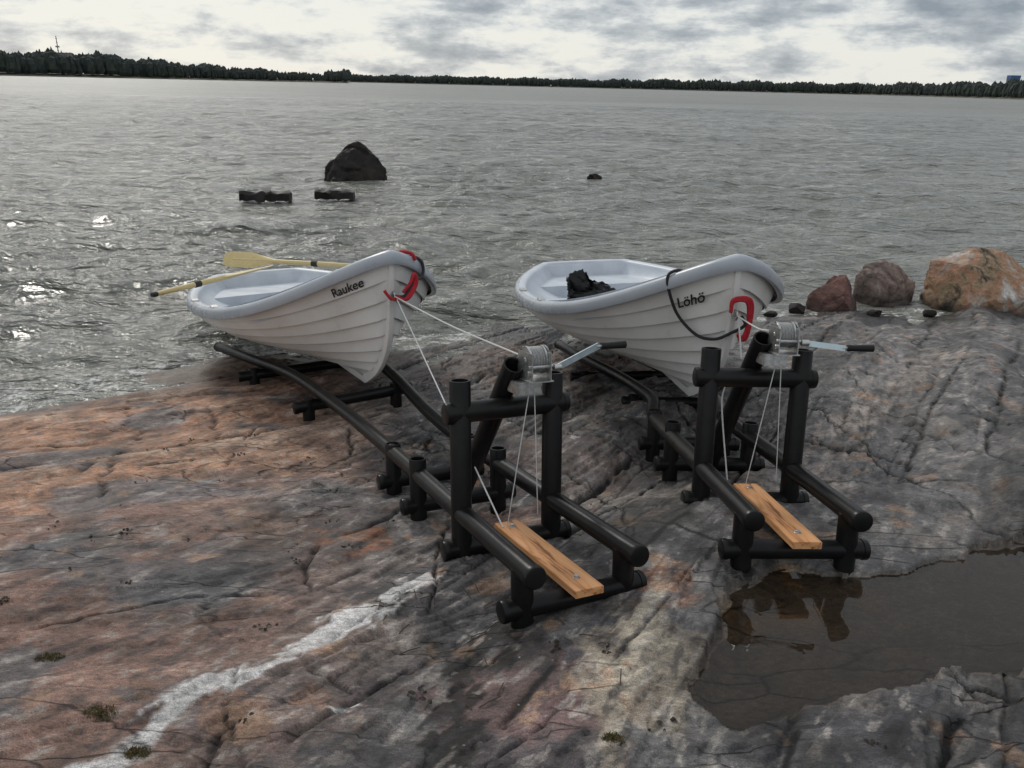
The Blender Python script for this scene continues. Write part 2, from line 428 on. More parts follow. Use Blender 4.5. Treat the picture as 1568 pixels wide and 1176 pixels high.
    text_on(E0,name_txt,.080 if kind==1 else .084,.052 if kind==1 else .046,.875 if kind==1 else .83,-1,"boat_name")
    def h(s,t,side,off):
        p=hull(s,t)+hulln(s,t)*off
        return (p[0]*side,p[1],p[2])
    ey=bow_eye
    mb=MB()
    if kind==1:
        g=hull(1.,.036)
        pts=[(g[0]-.10,g[1]+.06,g[2]-.02),(g[0]-.02,g[1]+.01,g[2]+.024),(g[0]+.045,g[1]-.01,g[2]-.01),(g[0]+.035,g[1]-.04,g[2]-.09),(.13,ey.y+.0,ey.z+.07),(.06,ey.y-.03,ey.z+.0),(0,ey.y-.02,ey.z)]
        tube(mb,crom(pts,8),.010,10)
        mb.obj("painter_rope",M_brope,E0)
        mb=MB()
        for dx in (0,.014):
            pts=[(.0,ey.y-.03,ey.z+.0),(.05+dx,ey.y-.045,ey.z-.02),(.10+dx,ey.y-.03,ey.z+.02),(.135+dx,ey.y-.01,ey.z+.07),(.13+dx*.5,ey.y-.01,ey.z+.12),(.10,ey.y-.025,ey.z+.07),(.05,ey.y-.03,ey.z+.02)]
            tube(mb,crom(pts,8),.010,10)
        g=hull(1.,.020)
        pts=[(g[0]-.10,g[1]+.04,g[2]+.0),(g[0]-.04,g[1]+.02,g[2]+.03),(g[0]+.02,g[1]-.01,g[2]+.02),(g[0]+.045,g[1]-.02,g[2]-.02)]
        tube(mb,crom(pts,6),.011,10)
        tube(mb,[(-.06,ey.y-.01,ey.z+.04),(-.03,ey.y-.03,ey.z-.01),(.02,ey.y-.03,ey.z-.02)],.010,8)
        mb.obj("red_strap",M_red,E0)
    else:
        gs=[(1.0,.056),(.957,.064),(.799,.064),(.655,.042),(.612,.014)]
        g=hull(1.,gs[0][1])
        pts=[(-g[0]+.10,g[1]+.02,g[2]-.03),(-g[0]+.03,g[1],g[2]+.024),(-g[0]-.035,g[1],g[2]+.005)]+[h(q[0],q[1],-1,.045) for q in gs[1:]]+[(-.01,hull(es-.10,0)[1]-.03,hull(es-.10,0)[2]),(.04,ey.y-.03,ey.z-.05),(.02,ey.y-.03,ey.z)]
        tube(mb,crom(pts,8),.0085,10);mb.obj("painter_rope",M_brope,E0)
        mb=MB()
        for dx in (0,.010,.020):
            pts=[(-.04,ey.y-.03,ey.z+.02),(-.03,ey.y-.03,ey.z+.075+dx/2),(.02+dx,ey.y-.045,ey.z+.085+dx/2),(.05+dx,ey.y-.04,ey.z+.05),(.055+dx*.6,ey.y-.03,ey.z-.06),(.03+dx,ey.y-.02,ey.z-.13),(.01,ey.y-.02,ey.z-.10)]
            tube(mb,crom(pts,8),.010,10)
        mb.obj("red_strap",M_red,E0)
    return E0,M,bow_eye
Bo1,MB1,eye1=boat(((-.691,4.472,.406),.528,-.083,.003),"Raukee",1)
Bo2,MB2,eye2=boat(((1.184,3.913,.543),.133,-.065,-.037),"Löhö",2)
def oar(p_grip,p_blade,roll,dark=1):
    P0=Vector(p_grip);P1=Vector(p_blade);d=(P1-P0);Ln=d.length;d.normalize()
    up=Vector((0,0,1));x=d.cross(up).normalized();z=x.cross(d)
    x2=x*math.cos(roll)+z*math.sin(roll);z2=d.cross(x2)
    E0=bpy.data.objects.new("oar",None);sc.collection.objects.link(E0)
    mb=MB()
    tube(mb,[P0+d*.05,P0+d*.5,P0+d*(Ln-.5),P0+d*(Ln-.1)],[.019,.023,.021,.012],14,0)
    if dark: tube(mb,[P0,P0+d*.02,P0+d*.05],[.018,.022,.020],12,1)
    tube(mb,[P0+d*(Ln*.33),P0+d*(Ln*.33+.06)],.027,14,1)
    mb.obj("shaft",[M_oar,M_drk],E0)
    mb=MB();vs=[];fs=[];n=12
    for i in range(n):
        q=i/(n-1);w=.025+.055*min(1,q*2.2)-(.02*max(0,(q-.85)/.15));c=P0+d*(Ln-.5+.5*q)
        th=.014*(1-q)+.005
        for (a,b) in ((-1,0),(-.4,1),(.4,1),(1,0),(.4,-1),(-.4,-1)): vs.append(c+x2*a*w+z2*b*th)
        if i:
            for k in range(6): fs.append(((i-1)*6+k,(i-1)*6+(k+1)%6,i*6+(k+1)%6,i*6+k))
    fs.append(tuple(range(6)));fs.append(tuple(range((n-1)*6,n*6)));mb.add(vs,fs);mb.obj("blade",M_oar,E0,sharp=60)
    return E0
oar((-2.817,5.911,.66),(-2.197,6.92,.68),.3);oar((-1.336,6.925,.70),(-2.705,7.199,.68),.9,0)
def lump(name,mat,c,sx,sy,sz,seed,sub=4,amp=.35,cut=3,peak=0,sharp=28,lo=.5,hi=.8):
    bm=bmesh.new();bmesh.ops.create_icosphere(bm,subdivisions=sub,radius=1)
    rnd=random.Random(seed)
    pl=[(Vector((rnd.uniform(-1,1),rnd.uniform(-1,1),rnd.uniform(-.3,1))).normalized(),rnd.uniform(lo,hi)) for _ in range(cut)]
    for v in bm.verts:
        p=v.co.copy()
        for _ in range(4):
            for nn,dd in pl:
                e=p.dot(nn)-dd
                if e>0: p-=nn*e
        k=noise.fractal(p*1.4+Vector((seed*3.1,0,0)),.6,2.1,5)*amp*.45
        p+=v.co.normalized()*k
        q=1-peak*max(0,p.z)
        v.co=Vector((p.x*sx*q,p.y*sy*q,p.z*sz))
    me=bpy.data.meshes.new(name);bm.to_mesh(me);bm.free();me.materials.append(mat)
    me.polygons.foreach_set("use_smooth",[True]*len(me.polygons));me.set_sharp_from_angle(angle=math.radians(sharp))
    ob=bpy.data.objects.new(name,me);sc.collection.objects.link(ob);ob.location=c;return ob
def hullrock(name,mat,c,pts,amp=.04,fr=2.5,cuts=5,seed=1,sharp=22,sm=.12):
    """faceted boulder: convex hull of corner points, refined and roughened"""
    bm=bmesh.new()
    for p in pts: bm.verts.new(p)
    r=bmesh.ops.convex_hull(bm,input=bm.verts[:])
    bmesh.ops.delete(bm,geom=[g for g in r["geom_interior"] if isinstance(g,bmesh.types.BMVert)],context='VERTS')
    bmesh.ops.triangulate(bm,faces=bm.faces[:])
    for _ in range(cuts):
        bmesh.ops.subdivide_edges(bm,edges=bm.edges[:],cuts=1,use_grid_fill=True)
        if _>1: bmesh.ops.smooth_vert(bm,verts=bm.verts[:],factor=sm,use_axis_x=True,use_axis_y=True,use_axis_z=True)
        bmesh.ops.triangulate(bm,faces=bm.faces[:])
    bm.normal_update()
    ns=[(v,v.normal.copy()) for v in bm.verts]
    for v,n_ in ns:
        k=noise.fractal(v.co*fr+Vector((seed,0,0)),.65,2.1,6)
        k2=abs(noise.noise(v.co*fr*.8+Vector((0,seed,0))))
        v.co+=n_*(k*amp-(1-min(1,k2*9))*amp*.9)
    me=bpy.data.meshes.new(name);bm.to_mesh(me);bm.free();me.materials.append(mat)
    me.polygons.foreach_set("use_smooth",[True]*len(me.polygons));me.set_sharp_from_angle(angle=math.radians(sharp))
    ob=bpy.data.objects.new(name,me);sc.collection.objects.link(ob);ob.location=c;return ob
hullrock("black_bag",M_rubber,MB2@Vector((-.30,2.2,.27)),[(-.17,-.1,0),(.22,-.12,0),(.2,.12,0),(-.15,.12,0),(-.19,-.02,.10),(-.14,.0,.21),(-.05,.03,.24),(.05,.0,.15),(.16,.02,.14),(.25,.0,.06)],amp=.05,fr=7.,cuts=4,seed=9,sharp=50)
# ---------------------------------------------------------------- ropes between boats and rigs
def rope(name,pts,r=.0045,parent=None,n=1):
    mb=MB();tube(mb,crom(pts,10) if len(pts)>2 else [Vector(p) for p in pts],r,8);return mb.obj(name,M_rope,parent)
for M,W,MBt,eye,par in ((M1,W1,MB1,eye1,E1),(M2,W2,MB2,eye2,E2)):
    Mi=M.inverted();ey=Mi@(MBt@(eye+Vector((0,-.02,0))));w=Vector(W)
    rope("winch_line",[w+Vector((-.03,.05,.03)),(w+ey)/2+Vector((0,.0,-.008)),ey],.0038,par)
    if par is E1: rope("safety_line",[ey+Vector((.01,0,-.01)),Vector((.17,b_-.03,-hc+.07))],.0036,par)
    else:
        rope("safety_line",[ey+Vector((.01,0,-.02)),ey+Vector((.03,-.03,-.22))],.0045,par)
        rope("tie_line",[Vector((.10,b_+.08,.36)),Vector((.09,b_+.07,.26)),Vector((.12,b_-.0,-hc+.07))],.0036,par)
    rope("winch_cable",[w+Vector((-.02,0,-.09)),Vector((.19,b_-.03,-hc+.07))],.0022,par)
    rope("winch_cable",[w+Vector((-.0,0,-.09)),Vector((.33,b_-.03,-hc+.10))],.0022,par)
# ---------------------------------------------------------------- terrain
ctl=[t for t in TER]
shore=[(-9,1.5),(-6,3.2),(-4.37,4.33),(-3.69,5.19),(-2.97,5.66),(-2.44,6.36),(-.88,6.90),(-.16,7.23),(1.2,7.6),(2.91,8.1),(4.32,8.18),(5.82,8.72),(9.72,9.43),(14,10)]
for x,y in shore: ctl+=[(x,y,0),(x-.3,y+1.4,-.32)]
ctl+=[(-.98,1.56,.62),(0,1.1,.68),(1.6,1.0,.62),(2.4,3.2,.56),(3.2,4.4,.5),(3.4,6.2,.3),(4.6,6.6,.28),(2.4,5.5,.33),(-2.2,3.0,.40),(-2.5,4.0,.22),(0,-2,1.1),(-4,-1,.8),(4,-1,1.0),(5,3,.75),(8,4,.8),(10,1,1.2),(-7,-1,.7),(-1.2,4.9,.15),(-1.9,5.6,.06),(.0,5.6,.16),(1.0,5.9,.14),(1.8,6.6,.15),(-1.5,2.3,.52),(.4,4.3,.30)]
ctl=np.array(ctl)
def phi(r2): return .5*r2*np.log(r2+1e-9)
NCT=len(ctl);D2=((ctl[:,None,:2]-ctl[None,:,:2])**2).sum(-1)
A=np.zeros((NCT+3,NCT+3));A[:NCT,:NCT]=phi(D2)+np.eye(NCT)*.15;A[:NCT,NCT]=1;A[:NCT,NCT+1:]=ctl[:,:2];A[NCT,:NCT]=1;A[NCT+1:,:NCT]=ctl[:,:2].T
wts=np.linalg.solve(A,np.concatenate([ctl[:,2],[0,0,0]]))
def tps(x,y):
    z=wts[NCT]+wts[NCT+1]*x+wts[NCT+2]*y
    for i in range(NCT): z=z+wts[i]*phi((x-ctl[i,0])**2+(y-ctl[i,1])**2)
    return z
POOL=[(.85,2.47),(1.05,2.60),(1.31,2.56),(1.60,2.62),(2.0,2.80),(2.5,3.0),(2.75,2.9),(2.75,2.3),(1.98,2.10),(1.68,2.06),(1.35,2.01),(1.17,1.94),(.93,1.82),(.71,1.75),(.61,1.81),(.60,1.94),(.74,2.26)]
ZP=.515
def rot(x,y,a): c,s=math.cos(a),math.sin(a);return x*c+y*s,-x*s+y*c
def joints(a,b,sp,seed,w,thr):
    g=b/sp+.22*fbm(a*.35,b*.6,seed,3)+.06*fbm(a*3,b*3,seed+3,4,.6)
    idx=np.floor(g+.5);off=(hsh(idx,idx*0,seed)-.5)*.55
    d=np.abs(g-idx-off)*sp
    gate=sst(thr,thr+.10,pn(a*.9+idx*7.3,idx*3.1,seed+5))
    side=np.where(g-idx-off>0,1,0)
    return (1-sst(w*.25,w,d))*gate,hsh(idx+side,idx*0+3,seed+1)
def terrain(x,y):
    z=tps(x,y)
    left=1-sst(-1.6,-.2,x+.25*(y-3)+.3*fbm(x*.8,y*.8,40,2))
    wx=x+.05*fbm(x*1.0,y*1.0,41,2);wy=y+.05*fbm(x*1.0,y*1.0,47,2)
    p1,q1=rot(wx,wy,math.radians(57));p2,q2=rot(wx,wy,math.radians(22))
    nA=fbm(p1*.5,q1*1.7,11,4,.45);nB=fbm(p2*.45,q2*1.9,15,4,.45)
    nn=nA*(1-left)+nB*left
    def terr(v,k,e=.93):
        w=v*k;fl_=np.floor(w);fr=w-fl_;return (fl_+fr*.10+.90*sst(e,1,fr))/k
    rg=fbm(x*9,y*9,91,4,.6)
    te=terr(nn+.03*rg,6)
    h=(.090-.030*left)*(.10*nn+.90*te)
    h+=.008*fbm(x*1.6,y*1.6,3,3)+.0024*rg
    h+=.0024*np.abs(fbm(p1*2,q1*14,21,3))*(1-left)+.0014*np.abs(fbm(p2*2.5,q2*15,22,3))*left
    j1,s1=joints(p1,q1,.33,401,.018,-.06);j2,s2=joints(q1,p1,.48,411,.013,.02)
    j3,s3=joints(p2,q2,.42,421,.015,.06);j4,s4=joints(q2+.3*p2,p2,.7,431,.011,.12)
    a5,b5=rot(wx,wy,math.radians(95));j5,s5=joints(a5,b5,.7,441,.012,.04)
    j6,s6=joints(p1,q1+.1*nA,.12,451,.008,.14)
    crk=np.maximum(np.maximum(j1,j2)*(1-left),np.maximum(j3,j4)*left);crk=np.maximum(np.maximum(crk,j5),j6*.6*(1-left))
    h+=(s1-.5)*.015*(1-left)+(s3-.5)*.010*left
    crk=crk*sst(-.6,.1,rg+.35)
    h-=.022*crk
    sub=sst(-.05,-.3,z)
    z=z+h*(1-.5*sub)
    sd=polyd(x+.10*fbm(x*2.2,y*2.2,61,4),y+.08*fbm(x*2.4,y*2.4,62,4),POOL,True)
    ins=sst(0,.12,-sd)
    zin=ZP-.045*ins-.02*np.maximum(0,fbm(x*2,y*2,63,4))*ins
    zo=np.maximum(z,ZP+.01+.10*np.clip(sd,0,.25))
    k=sst(.9,.25,sd)
    z=np.where(sd<0,np.minimum(zin,ZP+h*.3),z*(1-k)+zo*k)
    tone=(s1-.5)*(1-left)+(s3-.5)*left
    return z,crk,sd,left,nA,nB,p1,q1,tone
NX,NY=760,860
u=np.linspace(-1,1,NX);v=np.linspace(-.5,1,NY)
X1=.6+3.1*u+8.5*u**5;Y1=.95+3.9*v+6.6*np.abs(v)**3*np.sign(v)
X,Y=np.meshgrid(X1,Y1)
Z,crk,sd,left,nA,nB,pp,qq,tone=terrain(X,Y)
Z=np.maximum(Z,-1.2)
def mixc(c,m,col): return c*(1-m[...,None])+np.array(col)*m[...,None]
col=np.zeros(X.shape+(3,))+np.array([.150,.143,.139])
f1=fbm(X*1.3,Y*1.3,101,5);f2=fbm(pp*1.2,qq*5,102,5);f3=fbm(X*6,Y*6,103,4)
col=mixc(col,sst(0,.5,f2),(.080,.077,.081))
col=mixc(col,sst(.05,.5,f1),(.220,.192,.170))
redm=left*sst(-.55,.0,f1+.25*f2+.15)
col=mixc(col,redm*.9,(.255,.148,.112))
orm=left*sst(.0,.35,fbm(X*1.1+3,Y*2.2,104,5)+.55*sst(3.6,4.3,Y-.15*X)-.05)*sst(2.6,3.6,Y)
col=mixc(col,orm*.8,(.39,.21,.125))
beige=left*sst(.1,.4,nB+.3*f3)*sst(3.0,4.0,Y)
col=mixc(col,beige*.7,(.41,.30,.22))
gry=left*sst(.05,.25,fbm(X*1.1+9,Y*1.6,105,5)-.35*sst(3.5,4.5,Y)+.04)
col=mixc(col,gry*.8,(.135,.130,.134))
for (cx,cy,rx,ry,c,a) in ((-.70,2.94,.16,.12,(.45,.18,.09),.8),(.59,2.45,.10,.16,(.36,.18,.11),.7),(.1,3.3,.35,.2,(.26,.15,.12),.6),(.05,1.75,.25,.3,(.17,.105,.096),.8),(.42,1.99,.15,.26,(.38,.32,.24),.65),(.25,3.9,.5,.4,(.20,.135,.118),.5),(0,6.2,1.2,.6,(.29,.19,.15),.6),(-.75,1.75,.3,.12,(.36,.20,.13),.6),(-.15,2.5,.5,.35,(.075,.07,.072),.7),(-.2,1.4,.4,.3,(.09,.09,.095),.7),(.3,2.9,.4,.3,(.08,.075,.075),.5)):
    d=np.hypot((X-cx)/rx,(Y-cy)/ry)+.9*f3+.6*f1
    col=mixc(col,sst(1.1,.7,d)*a,c)
def streak(P,w,c,a,br=.0,soft=1.3):
    global col
    d=polyd(X+.05*fbm(X*3,Y*3,111,4),Y+.05*fbm(X*3,Y*3,112,4),P)
    m=sst(w,w*.5,d+w*soft*(fbm(pp*6,qq*16,113,4,.6))+br)
    col=mixc(col,m*a,c)
streak([(1.5,3.3),(1.64,3.69),(2.02,4.31),(2.71,5.13),(3.37,5.92)],.13,(.35,.29,.245),.75)
streak([(.28,1.5),(.30,1.8),(.45,2.15),(.6,2.5)],.05,(.44,.38,.30),.7)
streak([(-.14,1.5),(-.12,1.92),(-.03,2.17),(.1,2.4)],.08,(.025,.022,.02),.9)
streak([(.62,1.2),(.5,1.6),(.42,1.9)],.03,(.55,.5,.44),.6)
right=sst(1.2,2.0,X+.2*f1)
col=mixc(col,right*sst(-.2,.3,f2+f1*.4)*.75,(.205,.190,.182))
fl1=fbm(pp*7,qq*18,131,4,.6);col=mixc(col,sst(.42,.6,fl1)*.5,(.42,.38,.34));col=mixc(col,sst(.28,.52,-fl1)*.6,(.048,.046,.048))
fl2=fbm(X*4.5,Y*4.5,133,5,.6);col=mixc(col,sst(.55,.75,fl2)*.6,(.36,.23,.15))
dk=sst(.14,.45,fbm(pp*.9+5,qq*2.0,137,5,.6))*(1-.6*left);col*=(1-.42*dk)[...,None]
col*=(1+.45*f3)[...,None]
col*=(1+.35*tone)[...,None]
streak([(-1.1,1.35),(-.98,1.56),(-.85,1.81),(-.69,2.01),(-.56,2.18),(-.44,2.37),(-.32,2.54)],.055,(.66,.64,.62),.92,soft=.9)
streak([(-.50,1.78),(-.46,1.80)],.018,(.85,.85,.83),1.)
col*=(1-.90*crk)[...,None]
col=np.clip(col,.008,.8)
wet=np.maximum(sst(.10,.02,Z+.05*f1+0*X),sst(.10,.0,sd+.08*f1))
wet=np.maximum(wet,.45*right*sst(-.2,.4,f1));wet=np.maximum(wet,.4*dk)
col*=(1-.55*sst(.12,.0,Z+.04*f1))[...,None]
pm=sst(.03,-.03,sd)
col=mixc(col,pm*.85,(.20,.16,.125))
col=mixc(col,pm*sst(.1,.4,fbm(X*5,Y*5,120,4))*.7*sst(2.2,2.35,Y)*sst(1.5,1.2,X),(.34,.22,.11))
V=np.stack([X,Y,Z],-1).reshape(-1,3)
idx=np.arange(NX*NY).reshape(NY,NX)
Fq=np.stack([idx[:-1,:-1],idx[:-1,1:],idx[1:,1:],idx[1:,:-1]],-1).reshape(-1,4)
def fastmesh(name,V,Fq,mat,attrs={}):
    me=bpy.data.meshes.new(name);me.vertices.add(len(V));me.vertices.foreach_set("co",V.astype(np.float32).ravel())
    me.loops.add(Fq.size);me.loops.foreach_set("vertex_index",Fq.astype(np.int32).ravel())
    me.polygons.add(len(Fq));me.polygons.foreach_set("loop_start",np.arange(0,Fq.size,4,dtype=np.int32))
    me.polygons.foreach_set("use_smooth",np.ones(len(Fq),bool))
    me.update(calc_edges=True);me.materials.append(mat)
    for k,(a,t) in attrs.items():
        at=me.attributes.new(k,t,'POINT')
        at.data.foreach_set("color" if t=='FLOAT_COLOR' else "value",a.astype(np.float32).ravel())
    ob=bpy.data.objects.new(name,me);sc.collection.objects.link(ob);return ob
def rockmat():
    m,nt,b,o=newmat("bedrock");l=nt.links
    at=N(nt,"ShaderNodeAttribute",attribute_name="Col");aw=N(nt,"ShaderNodeAttribute",attribute_name="wet")
    tc=N(nt,"ShaderNodeTexCoord");mp=N(nt,"ShaderNodeMapping");mp.inputs["Rotation"].default_value=(0,0,math.radians(-50));mp.inputs["Scale"].default_value=(1,2.0,1)
    l.new(tc.outputs["Object"],mp.inputs[0])
    nf=N(nt,"ShaderNodeTexNoise",i_Scale=34.,i_Detail=7.,i_Roughness=.78);l.new(mp.outputs[0],nf.inputs[0])
    ng=N(nt,"ShaderNodeTexNoise",i_Scale=260.,i_Detail=2.,i_Roughness=.6);l.new(tc.outputs["Object"],ng.inputs[0])
    nm=N(nt,"ShaderNodeTexNoise",i_Scale=7.,i_Detail=7.,i_Roughness=.65,i_Distortion=.4);l.new(mp.outputs[0],nm.inputs[0])
    def mr(src,a,b_,c,d):
        n=N(nt,"ShaderNodeMapRange");n.inputs[1].default_value=a;n.inputs[2].default_value=b_;n.inputs[3].default_value=c;n.inputs[4].default_value=d;l.new(src,n.inputs[0]);return n.outputs[0]
    def mul(a,b_,op="MULTIPLY"):
        n=N(nt,"ShaderNodeMath",operation=op);l.new(a,n.inputs[0])
        if hasattr(b_,"links"): l.new(b_,n.inputs[1])
        else: n.inputs[1].default_value=b_
        return n.outputs[0]
    k=mul(mul(mr(nf.outputs[0],.3,.7,.40,1.60),mr(ng.outputs[0],.3,.7,.6,1.4)),mr(nm.outputs[0],.3,.7,.7,1.3))
    vm=N(nt,"ShaderNodeVectorMath",operation="SCALE");l.new(at.outputs["Color"],vm.inputs[0]);l.new(k,vm.inputs["Scale"])
    mp2=N(nt,"ShaderNodeMapping");mp2.inputs["Rotation"].default_value=(0,0,math.radians(-62));mp2.inputs["Scale"].default_value=(.6,2.2,1);l.new(tc.outputs["Object"],mp2.inputs[0])
    wv=N(nt,"ShaderNodeTexNoise",i_Scale=4.,i_Detail=5.);l.new(mp2.outputs[0],wv.inputs[0])
    ad=N(nt,"ShaderNodeVectorMath",operation="MULTIPLY_ADD");l.new(wv.outputs["Color"],ad.inputs[0]);ad.inputs[1].default_value=(.16,.16,.16);l.new(mp2.outputs[0],ad.inputs[2])
    vo=N(nt,"ShaderNodeTexVoronoi",feature="DISTANCE_TO_EDGE",i_Scale=2.9);l.new(ad.outputs[0],vo.inputs[0])
    cr=mr(vo.outputs["Distance"],.0,.022,0,1)
    gn=N(nt,"ShaderNodeTexNoise",i_Scale=1.7,i_Detail=2.);l.new(tc.outputs["Object"],gn.inputs[0])
    gate=mr(gn.outputs[0],.48,.58,1,0)
    crg=mul(cr,gate,"MAXIMUM")
    # sparse pale lichen spots of uneven size
    vs=N(nt,"ShaderNodeTexVoronoi",i_Scale=19.);l.new(tc.outputs["Object"],vs.inputs[0])
    sx_=N(nt,"ShaderNodeSeparateColor");l.new(vs.outputs["Color"],sx_.inputs[0])
    sp=mul(mr(mul(vs.outputs["Distance"],mr(nf.outputs[0],.3,.7,.5,1.6)),.03,.10,1,0),mr(sx_.outputs[0],.68,.74,0,1))
    spk=mul(sp,.65)
    m1=N(nt,"ShaderNodeMixRGB");l.new(spk,m1.inputs[0]);l.new(vm.outputs[0],m1.inputs[1]);m1.inputs[2].default_value=(.42,.42,.38,1)
    v2=N(nt,"ShaderNodeVectorMath",operation="SCALE");l.new(m1.outputs[0],v2.inputs[0]);l.new(mr(crg,0,1,.25,1),v2.inputs["Scale"])
    dk=N(nt,"ShaderNodeVectorMath",operation="SCALE");l.new(v2.outputs[0],dk.inputs[0]);l.new(mr(aw.outputs["Fac"],0,1,1,.68),dk.inputs["Scale"])
    l.new(dk.outputs[0],b.inputs["Base Color"])
    b.inputs["Specular IOR Level"].default_value=.36
    rr=mul(mr(aw.outputs["Fac"],0,1,.68,.34),mr(nm.outputs[0],.3,.7,.85,1.2));l.new(rr,b.inputs["Roughness"])
    hh=mul(mul(mul(nf.outputs[0],.6),mul(nm.outputs[0],.42),"ADD"),mul(ng.outputs[0],.10),"ADD")
    h2=mul(hh,mul(crg,.5),"ADD")
    bb=N(nt,"ShaderNodeBump",i_Strength=1.,i_Distance=.013);l.new(h2,bb.inputs["Height"]);l.new(bb.outputs[0],b.inputs["Normal"])
    return m
C4=np.concatenate([col,np.ones(X.shape+(1,))],-1)
fastmesh("bedrock_ground",V,Fq,rockmat(),{"Col":(C4,'FLOAT_COLOR'),"wet":(wet,'FLOAT')})
def gz(x,y):
    j=np.searchsorted(X1,x);i=np.searchsorted(Y1,y);return float(Z[i,j])
def poolmat():
    m,nt,b,o=newmat("pool_water");l=nt.links;nt.nodes.remove(b)
    tr=N(nt,"ShaderNodeBsdfTransparent");tr.inputs[0].default_value=(.76,.71,.64,1)
    gl=N(nt,"ShaderNodeBsdfGlossy");gl.inputs["Roughness"].default_value=.02
    fr=N(nt,"ShaderNodeFresnel",i_IOR=1.40);mx=N(nt,"ShaderNodeMixShader")
    tc=N(nt,"ShaderNodeTexCoord");n_=N(nt,"ShaderNodeTexNoise",i_Scale=14.,i_Detail=2.);l.new(tc.outputs["Object"],n_.inputs[0])
    bb=N(nt,"ShaderNodeBump",i_Strength=.06,i_Distance=.01);l.new(n_.outputs[0],bb.inputs["Height"]);l.new(bb.outputs[0],gl.inputs["Normal"]);l.new(bb.outputs[0],fr.inputs["Normal"])
    l.new(fr.outputs[0],mx.inputs[0]);l.new(tr.outputs[0],mx.inputs[1]);l.new(gl.outputs[0],mx.inputs[2]);l.new(mx.outputs[0],o.inputs[0])
    return m
keep=(sd[:-1,:-1]<.03)
kq=Fq.reshape(NY-1,NX-1,4)[keep]
used=np.unique(kq);rem=-np.ones(NX*NY,int);rem[used]=np.arange(len(used))
PV=V[used].copy();PV[:,2]=ZP-.004
fastmesh("rock_pool_water",PV,rem[kq],poolmat())
for (x,y,r) in ((-1.43,1.98,.045),(-1.10,1.67,.045),(-.95,1.55,.035),(.30,1.66,.03)):
    rn=random.Random(int(x*1000));mb=MB()
    for k in range(420):
        a=rn.uniform(0,6.28);q=r*rn.random()**.7;c=Vector((x+q*math.cos(a),y+q*.6*math.sin(a),0));c.z=gz(c.x,c.y)-.002
        d=Vector((rn.uniform(-.8,.8),rn.uniform(-.8,.8),1)).normalized()*rn.uniform(.004,.014);s2=Vector((math.cos(a*3),math.sin(a*3),0))*.0018
        mb.add([c-s2,c+s2,c+d+s2*.4,c+d-s2*.4],[(0,1,2,3)])
    mb.obj("moss_tuft",M_moss)
mb=MB();rn=random.Random(5)
for k in range(44):
    cx,cy=rn.choice([(-.10,1.9),(-.15,2.15),(-.05,2.3),(-.4,2.2),(.2,2.1)]);x=cx+rn.gauss(0,.09);y=cy+rn.gauss(0,.10);a=rn.uniform(0,3.14);l_=rn.uniform(.02,.08)
    p=Vector((x,y,gz(x,y)+.004));q=Vector((x+l_*math.cos(a),y+l_*math.sin(a),0));q.z=gz(q.x,q.y)+.007
    tube(mb,[p,(p+q)/2+Vector((0,0,.003)),q],.0018,5)
mb.obj("driftwood_twigs",M_twig)
# dry seaweed scraps: small curled flakes lying in loose clumps
mb=MB();rn=random.Random(12)
cl=[(rn.uniform(-2.2,1.6),rn.uniform(1.6,4.6)) for _ in range(46)]
for cx,cy in cl:
    for k in range(rn.randint(2,9)):
        x=cx+rn.gauss(0,.018);y=cy+rn.gauss(0,.018);z=gz(x,y)+.003;a=rn.uniform(0,6.28);l_=rn.uniform(.006,.02);w_=rn.uniform(.002,.005)
        d=Vector((math.cos(a),math.sin(a),0));s2=Vector((-d.y,d.x,0))*w_;c=Vector((x,y,z));up=Vector((0,0,rn.uniform(.002,.007)))
        mb.add([c-s2,c+s2,c+d*l_*.5+s2*1.3+up,c+d*l_*.5-s2*1.3+up,c+d*l_+s2*.4,c+d*l_-s2*.4],[(0,1,2,3),(3,2,4,5)])
mb.obj("seaweed_debris",M_weed)
# ---------------------------------------------------------------- sea
rr=np.concatenate([np.geomspace(3.2,110,860,endpoint=False),np.geomspace(110,4000,110)])
NR=len(rr);NA=720
an=np.radians(np.linspace(-72,72,NA))
RR,AA=np.meshgrid(rr,an,indexing="ij")
WX=RR*np.sin(AA);WY=RR*np.cos(AA)
rs=np.random.RandomState(4)
Hh=np.zeros(WX.shape)
res=RR*.0041
res=np.where(RR>105,RR*.034,res)
for i in range(50):
    lam=.24*(3.0/.24)**(i/49.);th=rs.normal(math.radians(-66),.55)
    k=2*math.pi/lam;amp=.0086*lam**.72*rs.uniform(.5,1.3)
    fade=sst(2.2,4.2,lam/res)
    ph=k*(WX*math.cos(th)+WY*math.sin(th))+rs.uniform(0,6.28)+2.2*pn(WX*.25/ max(lam,.5),WY*.25/max(lam,.5),200+i)
    Hh+=amp*fade*(np.sin(ph)*.75+.4*(1-np.abs(np.cos(ph/2))*2))
gust=.85+.5*fbm(WX*.08,WY*.12,300,3)
Hh*=gust*(.35+.65*sst(6.0,8.5,WY-.3*WX))
foam=np.zeros(WX.shape)
nr_=int((rr<13).sum());wx_,wy_=WX[:nr_],WY[:nr_]
tz=tps(wx_,wy_);inb=(np.abs(wx_-1)<9)&(wy_<12)
fn_=fbm(wx_*5,wy_*9,500,5,.65)
foam[:nr_]=np.where(inb,sst(.12,.0,np.abs(tz+.03))*sst(-.02,.35,fn_),0)
crest=sst(.040,.07,Hh)*sst(.3,.6,fbm(WX*2.,WY*5.,510,4,.6))*sst(90,20,RR)
foam=np.clip(foam+.4*crest,0,1)
WV=np.stack([WX,WY,Hh],-1).reshape(-1,3)
idx=np.arange(NR*NA).reshape(NR,NA)
WF=np.stack([idx[:-1,:-1],idx[1:,:-1],idx[1:,1:],idx[:-1,1:]],-1).reshape(-1,4)
